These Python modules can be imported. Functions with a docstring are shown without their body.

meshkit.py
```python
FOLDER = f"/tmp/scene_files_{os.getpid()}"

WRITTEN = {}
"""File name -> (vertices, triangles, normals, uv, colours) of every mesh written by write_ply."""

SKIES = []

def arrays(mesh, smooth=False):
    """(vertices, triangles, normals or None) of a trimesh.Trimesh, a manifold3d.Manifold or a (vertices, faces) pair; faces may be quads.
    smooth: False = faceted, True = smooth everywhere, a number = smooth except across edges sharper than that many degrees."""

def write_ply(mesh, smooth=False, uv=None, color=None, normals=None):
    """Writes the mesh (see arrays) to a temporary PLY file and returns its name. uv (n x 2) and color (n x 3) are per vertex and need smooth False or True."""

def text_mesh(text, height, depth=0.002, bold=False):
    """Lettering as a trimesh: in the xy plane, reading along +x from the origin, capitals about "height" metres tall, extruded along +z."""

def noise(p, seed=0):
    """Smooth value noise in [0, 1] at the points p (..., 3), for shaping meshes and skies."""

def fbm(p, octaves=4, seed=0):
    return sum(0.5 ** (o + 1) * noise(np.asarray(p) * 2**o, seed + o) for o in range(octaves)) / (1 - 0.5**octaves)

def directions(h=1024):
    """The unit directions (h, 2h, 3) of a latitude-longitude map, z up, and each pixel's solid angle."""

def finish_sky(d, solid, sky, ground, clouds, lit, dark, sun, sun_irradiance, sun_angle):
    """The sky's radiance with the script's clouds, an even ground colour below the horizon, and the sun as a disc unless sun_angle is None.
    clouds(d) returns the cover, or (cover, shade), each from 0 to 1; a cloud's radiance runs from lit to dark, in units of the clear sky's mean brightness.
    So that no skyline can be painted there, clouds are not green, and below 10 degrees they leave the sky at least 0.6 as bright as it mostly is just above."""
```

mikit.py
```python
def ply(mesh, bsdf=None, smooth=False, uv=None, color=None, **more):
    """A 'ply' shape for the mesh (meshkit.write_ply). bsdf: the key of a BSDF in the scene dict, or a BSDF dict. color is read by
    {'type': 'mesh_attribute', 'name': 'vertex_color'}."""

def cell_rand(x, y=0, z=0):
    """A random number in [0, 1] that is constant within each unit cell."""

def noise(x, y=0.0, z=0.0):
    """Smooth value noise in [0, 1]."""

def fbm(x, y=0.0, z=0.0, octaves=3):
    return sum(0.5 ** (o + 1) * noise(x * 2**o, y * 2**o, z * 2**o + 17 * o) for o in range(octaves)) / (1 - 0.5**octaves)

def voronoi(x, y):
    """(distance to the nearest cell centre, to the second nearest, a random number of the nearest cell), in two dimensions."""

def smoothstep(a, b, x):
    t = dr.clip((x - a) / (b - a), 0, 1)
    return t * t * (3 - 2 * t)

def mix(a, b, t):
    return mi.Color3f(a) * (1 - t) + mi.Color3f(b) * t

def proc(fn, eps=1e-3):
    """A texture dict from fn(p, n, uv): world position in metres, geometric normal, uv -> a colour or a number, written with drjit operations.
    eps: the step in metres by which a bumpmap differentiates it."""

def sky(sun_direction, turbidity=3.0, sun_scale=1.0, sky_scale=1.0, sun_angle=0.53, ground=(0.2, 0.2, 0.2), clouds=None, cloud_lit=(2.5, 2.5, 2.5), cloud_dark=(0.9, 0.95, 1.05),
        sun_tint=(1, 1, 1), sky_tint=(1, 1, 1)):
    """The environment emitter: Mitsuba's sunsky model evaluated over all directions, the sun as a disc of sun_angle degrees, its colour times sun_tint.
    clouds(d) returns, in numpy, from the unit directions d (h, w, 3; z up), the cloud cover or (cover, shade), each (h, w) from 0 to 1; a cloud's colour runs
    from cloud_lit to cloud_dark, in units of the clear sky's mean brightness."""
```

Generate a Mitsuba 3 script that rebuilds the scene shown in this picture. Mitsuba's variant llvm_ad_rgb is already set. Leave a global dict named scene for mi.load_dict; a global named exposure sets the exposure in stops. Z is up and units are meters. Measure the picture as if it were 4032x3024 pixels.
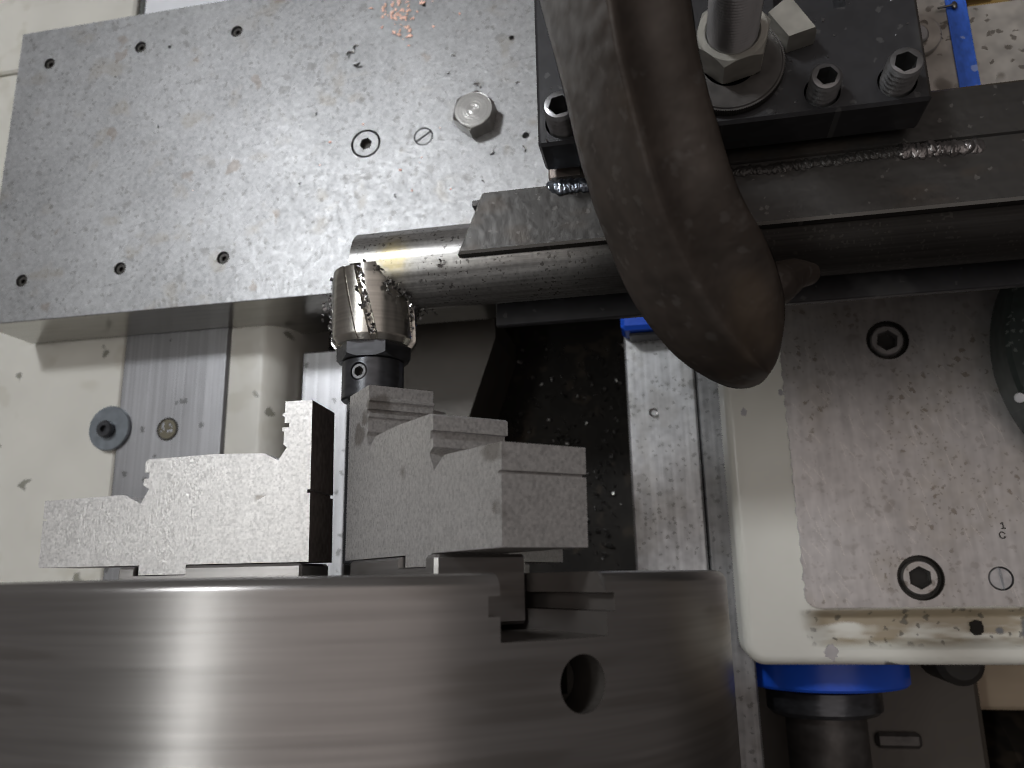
import math, random
import numpy as np, trimesh, manifold3d as m3, drjit as dr
import mitsuba as mi
import mikit, meshkit
from mikit import proc, noise, fbm, voronoi, smoothstep, mix, cell_rand
from shapely.geometry import Polygon, Point, LineString

# ------------------------------------------------------------------ camera, lights, exposure
CR = np.array([[0.98061467, -0.01872908, -0.19504896], [-0.06388246, -0.9715922, -0.22787636], [-0.18524013, 0.23591911, -0.95395402]])
CP = np.array([0, 0, 0.404])
T = mi.ScalarTransform4f
exposure = 0.0
scene, labels = {}, {}
scene['camera'] = {'type': 'thinlens', 'to_world': T().look_at(origin=CP.tolist(), target=(CP + CR[2]).tolist(), up=(-CR[1]).tolist()),
                   'fov': 2 * math.degrees(math.atan(2016 / 3145)), 'fov_axis': 'x', 'aperture_radius': 0.0007, 'focus_distance': 0.245,
                   'near_clip': 0.005, 'far_clip': 20.0}


def lamp(key, pos, aim, sx, sy, rgb):
    scene[key] = {'type': 'rectangle', 'to_world': T().look_at(origin=pos, target=aim, up=[0.1, 1, 0.05]) @ T().scale([sx, sy, 1]),
                  'emitter': {'type': 'area', 'radiance': {'type': 'rgb', 'value': rgb}}}


lamp('work_lamp', [-0.60, 0.70, 1.28], [-0.1, 0.1, 0.1], 0.085, 0.085, [86, 88, 90])
lamp('tube_lamp', [-0.68, 0.05, 1.75], [-0.30, 0.05, 0.1], 0.045, 0.6, [14, 14.3, 14])
lamp('ceiling_bounce', [0.30, 0.12, 1.80], [0.06, 0.10, 0.0], 0.85, 0.75, [0.62, 0.555, 0.525])  # unseen panel added in place of warm light bounced off the ceiling
scene['room_light'] = {'type': 'constant', 'radiance': {'type': 'rgb', 'value': [0.088, 0.078, 0.074]}}
labels['tube_lamp'] = {'label': 'long white ceiling tube lamp running along the lathe', 'category': 'lamp'}
labels['work_lamp'] = {'label': 'square white work lamp hung above the left side of the lathe', 'category': 'lamp'}
labels['ceiling_bounce'] = {'label': 'added unseen warm panel for light bounced off the ceiling', 'category': 'lamp'}

# ------------------------------------------------------------------ materials


def rgb(*v):
    return {'type': 'rgb', 'value': list(v)}


def principled(key, color, rough, metal=0.0, spec=0.5, bump=None, bs=0.0, eps=2e-4, **kw):
    b = {'type': 'principled', 'base_color': color if isinstance(color, dict) else rgb(*color), 'roughness': rough, 'metallic': metal, 'specular': spec, **kw}
    if bump is not None:
        b = {'type': 'bumpmap', 'arbitrary': proc(bump, eps), 'scale': bs, 'bsdf': b}
    scene[key] = {'type': 'twosided', 'bsdf': b}


def spots(p, s, th, seed=0.0, soft=0.12):
    """dark specks: 1 inside a speck of the plane, about th of the cells carry one"""
    wx, wy = p.x * s + 0.5 * noise(p.x * s * 2.3, p.y * s * 2.3, seed), p.y * s + 0.5 * noise(p.x * s * 2.1 + 9, p.y * s * 2.6, seed + 4)
    d, _, r = voronoi(wx + seed * 7.3, wy)
    size = 0.12 + 0.30 * dr.select(r < th, r / th, 0.0)
    return dr.select(r < th, 1 - smoothstep(size - soft, size + soft, d), 0.0)


def scratches(p, s, ang, seed, th=0.12):
    c, q = math.cos(ang), math.sin(ang)
    u, v = (p.x * c + p.y * q) * s, (-p.x * q + p.y * c) * s
    row = dr.floor(v * 9)
    uu = u * 0.55 + cell_rand(row, seed) * 9
    on = cell_rand(dr.floor(uu), row, seed + 3) < th
    t = uu - dr.floor(uu)
    f = v * 9 - row
    return dr.select(on & (t > 0.2) & (t < 0.7), 1 - smoothstep(0.0, 0.5, dr.abs(f - 0.5) * 2.2), 0.0)


def c_table(p, n, uv):
    m = fbm(p.x * 520, p.y * 520, 0.5, 3)
    big = fbm(p.x * 26, p.y * 26, 3.0, 2)
    c = 0.315 + 0.22 * (m - 0.5) + 0.10 * (big - 0.5)
    c = mi.Color3f(c * 0.99, c * 1.0, c * 1.015)
    sp = dr.maximum(spots(p, 330, 0.22, 1.0), spots(p, 150, 0.05, 2.0))
    c = mix(c, mi.Color3f(0.115, 0.108, 0.098), 0.36 * sp)
    st = smoothstep(0.62, 0.80, fbm(p.x * 70 + 3, p.y * 70, 8.0, 3)) * 0.28
    c = mix(c, mi.Color3f(0.25, 0.215, 0.16), st)
    br = spots(p, 95, 0.035, 6.0)
    c = mix(c, mi.Color3f(0.17, 0.115, 0.07), 0.35 * br)
    sc = dr.maximum(scratches(p, 60, 0.9, 1.0, 0.05), scratches(p, 45, 0.15, 5.0, 0.04))
    return mix(c, mi.Color3f(0.14), 0.35 * sc)


def r_table(p, n, uv):
    return 0.455 + 0.14 * (fbm(p.x * 400, p.y * 400, 2.5, 2) - 0.5)


def b_table(p, n, uv):
    return fbm(p.x * 900, p.y * 900, 0.0, 2)


principled('m_table', proc(c_table), proc(r_table), 0.90, bump=b_table, bs=0.00006)


def c_face(p, n, uv):
    c = 0.40 + 0.06 * (noise(p.x * 60, p.z * 1400) - 0.5)
    return mi.Color3f(c * 1.0, c * 0.99, c * 0.93)


principled('m_face', proc(c_face), 0.16, 0.9)


def c_way(p, n, uv):
    s = fbm(p.x * 900, p.y * 9, 1.0, 3)
    c = 0.36 + 0.14 * (s - 0.5) + 0.14 * (fbm(p.x * 40, p.y * 30, 5.0, 2) - 0.5)
    c = mi.Color3f(c * 0.985, c * 0.99, c * 1.03)
    sp = spots(p, 210, 0.06, 3.0)
    return mix(c, mi.Color3f(0.10, 0.10, 0.095), 0.65 * sp)


principled('m_way', proc(c_way), 0.36, 0.8, bump=lambda p, n, uv: noise(p.x * 1500, p.y * 20), bs=0.00003)


def c_rail(p, n, uv):
    s = fbm(p.x * 700, p.y * 30, 1.0, 3)
    c = 0.45 + 0.20 * (s - 0.5) + 0.20 * (fbm(p.x * 300, p.y * 300, 5.0, 2) - 0.5)
    c = mi.Color3f(c * 0.99, c * 1.0, c * 1.02)
    sp = dr.maximum(spots(p, 420, 0.22, 4.0), spots(p, 150, 0.03, 8.0))
    st = smoothstep(0.58, 0.74, fbm(p.x * 90, p.y * 90, 3.0, 3))
    c = mix(c, mi.Color3f(0.24, 0.215, 0.17), 0.18 * st)
    return mix(c, mi.Color3f(0.10, 0.10, 0.09), 0.5 * sp)


principled('m_rail', proc(c_rail), 0.42, 0.75)
principled('m_rail_shade', proc(lambda p, n, uv: c_rail(p, n, uv) * 0.55), 0.45, 0.7)  # darkened rail copy, the shade beside the chuck put into its colour


def c_wing(p, n, uv):
    s = fbm(p.x * 500, p.y * 60, 1.0, 3)
    c = 0.46 + 0.12 * (s - 0.5) + 0.10 * (fbm(p.x * 300, p.y * 300, 5.0, 2) - 0.5)
    c = mi.Color3f(c * 1.01, c * 0.985, c * 0.98)
    sp = dr.maximum(dr.maximum(spots(p, 300, 0.14, 11.0), spots(p, 120, 0.05, 12.0)), spots(p, 640, 0.16, 13.0) * 0.7) * 0.8
    cl = smoothstep(0.50, 0.68, fbm(p.x * 45, p.y * 45, 6.0, 2))
    c = mix(c, mi.Color3f(0.15, 0.125, 0.10), sp * (0.3 + 0.5 * cl))
    c = mix(c, mi.Color3f(0.30, 0.26, 0.18), 0.25 * cl * fbm(p.x * 250, p.y * 250, 1.0, 2))
    sc = dr.maximum(scratches(p, 130, 2.2, 1.0, 0.05), scratches(p, 120, 1.8, 7.0, 0.05))
    return mix(c, mi.Color3f(0.72, 0.68, 0.64), 0.5 * sc)


principled('m_wing', proc(c_wing), 0.40, 0.80, bump=lambda p, n, uv: fbm(p.x * 600, p.y * 120, 0.0, 2), bs=0.00004)


def c_cream(p, n, uv):
    c = mi.Color3f(0.60, 0.59, 0.54) * (0.93 + 0.14 * fbm(p.x * 35, p.y * 35, p.z * 35, 3))
    sp = spots(p, 90, 0.05, 21.0, 0.06)
    c = mix(c, mi.Color3f(0.16, 0.16, 0.13), 0.8 * sp)
    sm = smoothstep(0.55, 0.72, fbm(p.x * 60, p.y * 60, p.z * 30 + 2, 3))
    return mix(c, mi.Color3f(0.36, 0.33, 0.24), 0.22 * sm)


principled('m_cream', proc(c_cream), 0.30, 0.0, 0.5)


def c_saddle(p, n, uv):
    c = mi.Color3f(0.70, 0.695, 0.635) * (0.94 + 0.12 * fbm(p.x * 40, p.y * 40, 1.0, 3))
    gy = smoothstep(-0.0318, -0.0285, p.y) * (1 - smoothstep(-0.0165, -0.0150, p.y)) * smoothstep(0.050, 0.062, p.x)
    dirt = gy * smoothstep(0.30, 0.75, fbm(p.x * 70, p.y * 260, 4.0, 3) + 0.55 * smoothstep(-0.024, -0.016, p.y))
    c = mix(c, mi.Color3f(0.30, 0.235, 0.145), 0.85 * dirt)
    gr = gy * spots(p, 280, 0.4, 31.0, 0.1)
    c = mix(c, mi.Color3f(0.08, 0.075, 0.06), 0.75 * gr)
    ch = spots(p, 75, 0.06, 33.0, 0.05)
    return mix(c, mi.Color3f(0.15, 0.155, 0.16), ch)


principled('m_saddle', proc(c_saddle), 0.24, 0.0, 0.5)


def c_chuck(p, n, uv):
    ang = dr.atan2(p.x + 0.0983, p.z - 0.15)
    s = fbm(p.y * 900, ang * 3.0, 2.0, 3)
    s2 = fbm(p.y * 230, ang * 3.2, 7.0, 3)
    c = 0.275 + 0.10 * (s - 0.5)
    c = mi.Color3f(c * 1.0, c * 0.96, c * 0.935)
    st = smoothstep(0.60, 0.78, s2)
    return mix(c, mi.Color3f(0.17, 0.155, 0.14), 0.35 * st)


principled('m_chuck', proc(c_chuck), 0.30, 0.85, bump=lambda p, n, uv: fbm(p.y * 1400, 0.0, 0.0, 2), bs=0.000006)


def c_jaw(p, n, uv):
    m = fbm(p.x * 1500, p.y * 1500, p.z * 1500, 2)
    c = 0.47 + 0.26 * (m - 0.5)
    c = mi.Color3f(c * 1.02, c * 0.995, c * 0.975)
    sp = spots(p, 120, 0.06, 41.0)
    pit = smoothstep(0.60, 0.72, noise(p.x * 1300, p.y * 1300, p.z * 1300))
    c = mix(c, mi.Color3f(0.2, 0.195, 0.19), 0.25 * pit)
    return mix(c, mi.Color3f(0.13, 0.11, 0.09), 0.6 * sp)


principled('m_jaw', proc(c_jaw), 0.36, 0.62, bump=lambda p, n, uv: fbm(p.x * 1900, p.y * 1900, p.z * 1900, 2), bs=0.00007)
principled('m_jaw_shade', proc(lambda p, n, uv: mi.Color3f(0.20, 0.17, 0.155) * (0.6 + 0.8 * fbm(p.x * 600, p.y * 600, p.z * 600, 3))), 0.40, 0.6,
           bump=lambda p, n, uv: fbm(p.x * 900, p.y * 900, p.z * 900, 2), bs=0.0003)  # darker jaw copy, the shade on the tip face is in the colour


def c_black(p, n, uv):
    m = fbm(p.x * 200, p.y * 200, p.z * 200, 3)
    w = smoothstep(0.66, 0.8, fbm(p.x * 90, p.y * 90, p.z * 90, 3))
    c = mi.Color3f(0.030, 0.030, 0.033) * (0.7 + 0.6 * m)
    return mix(c, mi.Color3f(0.10, 0.10, 0.10), 0.35 * w + 0.5 * spots(p, 420, 0.06, 51.0))


principled('m_black', proc(c_black), 0.42, 0.3)
principled('m_oxide', proc(lambda p, n, uv: mi.Color3f(0.085, 0.088, 0.096) * (0.7 + 0.6 * fbm(p.x * 300, p.y * 900, p.z * 300, 2))), 0.28, 0.75)


def c_scale(p, n, uv):
    m = fbm(p.x * 40, p.y * 300, p.z * 300, 3)
    c = mi.Color3f(0.042, 0.040, 0.038) * (0.7 + 0.6 * m)
    ru = smoothstep(0.58, 0.74, fbm(p.x * 60 + 5, p.y * 110, p.z * 110, 3))
    c = mix(c, mi.Color3f(0.070, 0.050, 0.034), 0.3 * ru)
    return mix(c, mi.Color3f(0.22, 0.21, 0.20), 0.3 * spots(p, 620, 0.05, 61.0, 0.10))


principled('m_scale', proc(c_scale), 0.38, 0.45, bump=lambda p, n, uv: fbm(p.x * 500, p.y * 500, p.z * 500, 2), bs=0.00012)


def c_tube(p, n, uv):
    ang = dr.atan2(p.y - 0.1066, p.z - 0.15)
    m = fbm(p.x * 25, ang * 26.0, 1.0, 3)
    g = noise(p.x * 1100, p.y * 1100, p.z * 1100)
    c = 0.34 + 0.22 * (m - 0.5) + 0.12 * (g - 0.5)
    c = mi.Color3f(c * 1.0, c * 0.985, c * 0.955)
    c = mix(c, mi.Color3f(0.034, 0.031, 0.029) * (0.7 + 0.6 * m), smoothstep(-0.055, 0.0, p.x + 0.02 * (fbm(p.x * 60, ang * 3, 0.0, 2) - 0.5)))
    dx, dy = p.x + 0.087, p.y - 0.1065
    oil = dr.exp(-(dx * dx / 0.0045**2 + dy * dy / 0.006**2)) * (0.6 + 0.7 * noise(p.x * 800, p.y * 800))
    c = mix(c, mi.Color3f(0.50, 0.38, 0.10), dr.clip(0.7 * oil, 0, 0.42))
    pit = smoothstep(0.70, 0.80, noise(p.x * 1500, p.y * 1500, p.z * 900)) * smoothstep(0.45, 0.6, fbm(p.x * 120, p.y * 120, 2.0, 2))
    return mix(c, mi.Color3f(0.06, 0.055, 0.05), 0.7 * pit)


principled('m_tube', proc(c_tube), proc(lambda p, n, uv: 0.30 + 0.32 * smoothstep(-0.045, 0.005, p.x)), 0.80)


def c_cutter(p, n, uv):
    s = fbm(p.y * 1500, 0.3, 2.0, 3)
    c = 0.50 + 0.24 * (s - 0.5)
    return mi.Color3f(c * 1.03, c * 0.99, c * 0.90)


principled('m_cutter', proc(c_cutter), 0.24, 0.95)


def c_cast(p, n, uv):
    m = fbm(p.x * 160, p.y * 160, p.z * 160, 3)
    c = mi.Color3f(0.044, 0.034, 0.028) * (0.6 + 0.8 * m)
    ru = smoothstep(0.55, 0.75, fbm(p.x * 45, p.y * 30, p.z * 45, 3))
    c = mix(c, mi.Color3f(0.070, 0.048, 0.030), 0.5 * ru)
    we = smoothstep(0.60, 0.78, fbm(p.x * 240, p.y * 330, p.z * 240, 3))
    c = mix(c, mi.Color3f(0.12, 0.112, 0.105), 0.3 * we)
    lit_tone = smoothstep(0.095, 0.165, p.y + 0.05 * (fbm(p.x * 120, p.y * 300, p.z * 120, 3) - 0.5)) * smoothstep(0.15, 0.5, -n.x)  # side facing the lamp painted lighter, lit tone put into the colour
    return mix(c, mi.Color3f(0.23, 0.225, 0.22) * (0.75 + 0.5 * m), 0.85 * lit_tone)


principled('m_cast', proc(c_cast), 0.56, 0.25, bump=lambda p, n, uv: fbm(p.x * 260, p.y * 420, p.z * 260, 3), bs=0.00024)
principled('m_zinc', proc(lambda p, n, uv: mi.Color3f(0.40, 0.39, 0.35) * (0.75 + 0.5 * fbm(p.x * 250, p.y * 250, p.z * 250, 3))), 0.40, 0.55)
principled('m_screw', proc(lambda p, n, uv: mi.Color3f(0.21, 0.21, 0.215) * (0.75 + 0.5 * fbm(p.x * 500, p.y * 500, p.z * 500, 2))), 0.30, 0.85)
principled('m_plug', (0.17, 0.155, 0.115), 0.34, 0.6)
principled('m_edge_light', (0.34, 0.33, 0.31), 0.4, 0.8)  # pale colour that paints the highlight along the flange edge
principled('m_stud', (0.50, 0.50, 0.51), 0.30, 0.85)
principled('m_washer_grey', proc(lambda p, n, uv: mi.Color3f(0.25, 0.28, 0.31) * (0.8 + 0.4 * fbm(p.x * 300, p.y * 300, 1.0, 2))), 0.30, 0.6)
principled('m_washer', proc(lambda p, n, uv: mi.Color3f(0.085, 0.080, 0.077) * (0.7 + 0.6 * fbm(p.x * 300, p.y * 300, 1.0, 3))), 0.42, 0.6)


def c_turned(p, n, uv):
    r = dr.sqrt(dr.square(p.x + 0.0868) + dr.square(p.y - 0.2345))
    c = 0.44 + 0.20 * (fbm(r * 2600, 0.5, 0.5, 2) - 0.5)
    return mi.Color3f(c * 1.02, c, c * 0.96)


principled('m_turned', proc(c_turned), 0.24, 0.95, bump=lambda p, n, uv: noise(dr.sqrt(dr.square(p.x + 0.0868) + dr.square(p.y - 0.2345)) * 2600), bs=0.00005, eps=5e-5)
principled('m_bolt', proc(lambda p, n, uv: mi.Color3f(0.40, 0.40, 0.41) * (0.8 + 0.4 * fbm(p.x * 400, p.y * 400, p.z * 400, 2))), 0.34, 0.75)
principled('m_dark', (0.018, 0.016, 0.014), 0.6)
principled('m_slot_wall', (0.17, 0.155, 0.145), 0.4, 0.7)
principled('m_slot_shade', (0.075, 0.068, 0.062), 0.42, 0.5)  # shade inside slots and key holes put into a darker steel colour
principled('m_socket', (0.035, 0.032, 0.028), 0.45, 0.3)


def c_grime(p, n, uv):
    m = fbm(p.x * 70, p.y * 70, p.z * 70, 3)
    c = mi.Color3f(0.014, 0.012, 0.010) * (0.5 + m)
    return mix(c, mi.Color3f(0.055, 0.042, 0.030), 0.5 * smoothstep(0.60, 0.76, fbm(p.x * 110, p.y * 110, 3.0, 3)))


principled('m_grime', proc(c_grime), 0.7, 0.0, 0.25)
principled('m_brown', proc(lambda p, n, uv: mi.Color3f(0.070, 0.060, 0.050) * (0.8 + 0.4 * fbm(p.x * 50, p.y * 50, p.z * 50, 3))), 0.45, 0.1)
principled('m_blue', proc(lambda p, n, uv: mi.Color3f(0.012, 0.085, 0.58) * (0.85 + 0.3 * fbm(p.x * 60, p.y * 60, p.z * 60, 2))), 0.32)


def c_tape(p, n, uv):
    c = mi.Color3f(0.03, 0.11, 0.52) * (0.75 + 0.5 * fbm(p.x * 900, p.y * 400, 0.0, 3))
    return mix(c, mi.Color3f(0.30, 0.36, 0.55), 0.6 * spots(p, 300, 0.08, 71.0, 0.07))


principled('m_tape', proc(c_tape), 0.5)


def c_comp(p, n, uv):
    c = 0.40 + 0.30 * (fbm(p.x * 160, p.y * 160, 1.0, 3) - 0.5)
    c = mi.Color3f(c * 1.03, c * 0.97, c * 0.89)
    sp = dr.maximum(spots(p, 330, 0.25, 81.0), spots(p, 110, 0.14, 82.0))
    return mix(c, mi.Color3f(0.09, 0.075, 0.06), 0.75 * sp * smoothstep(0.35, 0.6, fbm(p.x * 60, p.y * 60, 2.0, 2)))


principled('m_compound', proc(c_comp), 0.44, 0.6)


def c_oily(p, n, uv):
    m = fbm(p.x * 220, p.y * 500, 1.0, 3)
    return mix(mi.Color3f(0.34, 0.22, 0.08), mi.Color3f(0.10, 0.06, 0.02), smoothstep(0.4, 0.6, m))


principled('m_oily', proc(c_oily), 0.3, 0.4)


def c_green(p, n, uv):
    c = mi.Color3f(0.036, 0.048, 0.045) * (0.6 + 0.8 * fbm(p.x * 260, p.y * 260, p.z * 260, 3))
    return mix(c, mi.Color3f(0.22, 0.25, 0.24), 0.5 * spots(p, 500, 0.2, 91.0, 0.1))


principled('m_green', proc(c_green), 0.45, 0.2)
principled('m_wood', proc(lambda p, n, uv: mi.Color3f(0.40, 0.32, 0.23) * (0.8 + 0.4 * fbm(p.x * 12, p.y * 60, 0.0, 3))), 0.6)
principled('m_white', (0.74, 0.76, 0.80), 0.25)
principled('m_rubber', (0.06, 0.065, 0.06), 0.6)
principled('m_swarf', (0.42, 0.42, 0.43), 0.18, 1.0)
principled('m_chip', (0.16, 0.155, 0.15), 0.3, 0.9)
principled('m_glint', (1.0, 0.66, 0.54), 0.35, 0.1)  # bright orange base colour standing in for reflected glints


def c_weld(p, n, uv):
    c = 0.17 + 0.22 * (fbm(p.x * 500, p.y * 500, p.z * 500, 3) - 0.5)
    return mi.Color3f(c * 1.04, c * 0.98, c * 0.97)


principled('m_weld', proc(c_weld), 0.28, 0.9)
principled('m_weld_blue', proc(lambda p, n, uv: mi.Color3f(0.30, 0.34, 0.40) * (0.6 + 0.8 * fbm(p.x * 400, p.y * 400, p.z * 400, 2))), 0.2, 0.95)
principled('m_ground_end', proc(lambda p, n, uv: mi.Color3f(0.36, 0.31, 0.28) * (0.5 + 1.0 * noise(p.x * 500 + p.y * 900, p.z * 300, 2.0))), 0.32, 0.8)

# ------------------------------------------------------------------ helpers
USED = {}


def key_for(name):
    n = USED.get(name, -1) + 1
    USED[name] = n
    return name if n == 0 else f'{name}_{n:03d}'


def thing(name, label=None, cat=None, group=None, kind=None):
    k = key_for(name)
    d = {}
    if label: d['label'] = label
    if cat: d['category'] = cat
    if group: d['group'] = group
    if kind: d['kind'] = kind
    labels[k] = d
    return k


def put(parent, name, mesh, mat, smooth=False, label=None, kind=None):
    """one part of a thing (name None: the thing itself is this one mesh)"""
    k = parent if name is None else key_for(f'{parent}__{name}')
    scene[k] = mikit.ply(mesh, mat, smooth=smooth)
    if label or kind:
        labels[k] = {a: b for a, b in (('label', label), ('kind', kind)) if b}
    return k


def at(px, py, z):
    """the point at height z that the photograph shows at its pixel (px, py)"""
    d = CR.T @ np.array([(px - 2016) / 3145, (py - 1512) / 3145, 1.0])
    return CP + d * ((z - CP[2]) / d[2])


def man(v, f):
    return m3.Manifold(m3.Mesh(np.asarray(v, np.float32), np.asarray(f, np.uint32)))


def hull(pts):
    return m3.Manifold.hull_points(np.asarray(pts, float))


def box(x0, x1, y0, y1, z0, z1, b=0.0006):
    pts = []
    for a in range(3):
        lo, hi = [x0 + b, y0 + b, z0 + b], [x1 - b, y1 - b, z1 - b]
        lo[a] -= b; hi[a] += b
        pts += [[(lo, hi)[i][0], (lo, hi)[j][1], (lo, hi)[k][2]] for i in (0, 1) for j in (0, 1) for k in (0, 1)]
    return hull(pts)


def ext(poly, z0, z1, holes=()):
    """a polygon of the xy plane, from z0 to z1"""
    cs = m3.CrossSection([np.asarray(poly, float)] + [np.asarray(h, float) for h in holes], m3.FillRule.EvenOdd)
    return cs.extrude(z1 - z0).translate([0, 0, z0])


def ext_x(poly_yz, x0, x1):
    m = ext(poly_yz, x0, x1)
    return m.transform(np.array([[0, 0, 1, 0], [1, 0, 0, 0], [0, 1, 0, 0]], float))


def ext_y(poly_xz, y0, y1):
    # (a, b, h) -> (a, h, b) mirrors, so swap the winding by extruding (b, a)
    p = np.asarray(poly_xz, float)[:, ::-1]
    m = ext(p, y0, y1)
    return m.transform(np.array([[0, 1, 0, 0], [0, 0, 1, 0], [1, 0, 0, 0]], float))


def ring(r, n, ph=0.0, c=(0, 0)):
    a = ph + np.arange(n) * 2 * np.pi / n
    return np.c_[c[0] + r * np.cos(a), c[1] + r * np.sin(a)]


def lathe(profile, n=64):
    """solid of revolution about z; profile of (r, z) from bottom axis to top axis"""
    return m3.Manifold.revolve(m3.CrossSection([np.asarray(profile, float)]), n)


def cyl(r, z0, z1, n=48, b=0.0004):
    return lathe([[0, z0], [r - b, z0], [r, z0 + b], [r, z1 - b], [r - b, z1], [0, z1]], n)


def frame(m, origin, zdir, xdir=None):
    z = np.array(zdir, float); z /= np.linalg.norm(z)
    x = np.array(xdir if xdir is not None else ([1, 0, 0] if abs(z[0]) < 0.9 else [0, 1, 0]), float)
    x -= z * (x @ z); x /= np.linalg.norm(x)
    y = np.cross(z, x)
    return m.transform(np.c_[x, y, z, np.asarray(origin, float)])


def tri(m):
    q = m.to_mesh()
    return trimesh.Trimesh(q.vert_properties[:, :3], q.tri_verts, process=False)


def thread(r, depth, pitch, z0, z1, n=48, per=8):
    """a closed threaded rod about z, a real helix"""
    nz = max(3, int((z1 - z0) / pitch * per))
    th = np.arange(n) * 2 * np.pi / n
    zz = np.linspace(z0, z1, nz)
    ph = (zz[:, None] / pitch - th[None] / (2 * np.pi)) % 1.0
    rr = r - depth * np.abs(2 * ph - 1)
    rr[-1] -= depth; rr[0] -= depth
    v = np.stack([rr * np.cos(th), rr * np.sin(th), np.repeat(zz[:, None], n, 1)], -1).reshape(-1, 3)
    f = []
    i, j = np.meshgrid(np.arange(nz - 1), np.arange(n), indexing='ij')
    a, b, c, d = i * n + j, i * n + (j + 1) % n, (i + 1) * n + (j + 1) % n, (i + 1) * n + j
    f = np.vstack([np.stack([a, b, c], -1).reshape(-1, 3), np.stack([a, c, d], -1).reshape(-1, 3)])
    v = np.vstack([v, [[0, 0, z0], [0, 0, z1]]])
    k = np.arange(n)
    f = np.vstack([f, np.stack([(k + 1) % n, k, 0 * k + nz * n], -1), np.stack([(nz - 1) * n + k, (nz - 1) * n + (k + 1) % n, 0 * k + nz * n + 1], -1)])
    return man(v, f)


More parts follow.
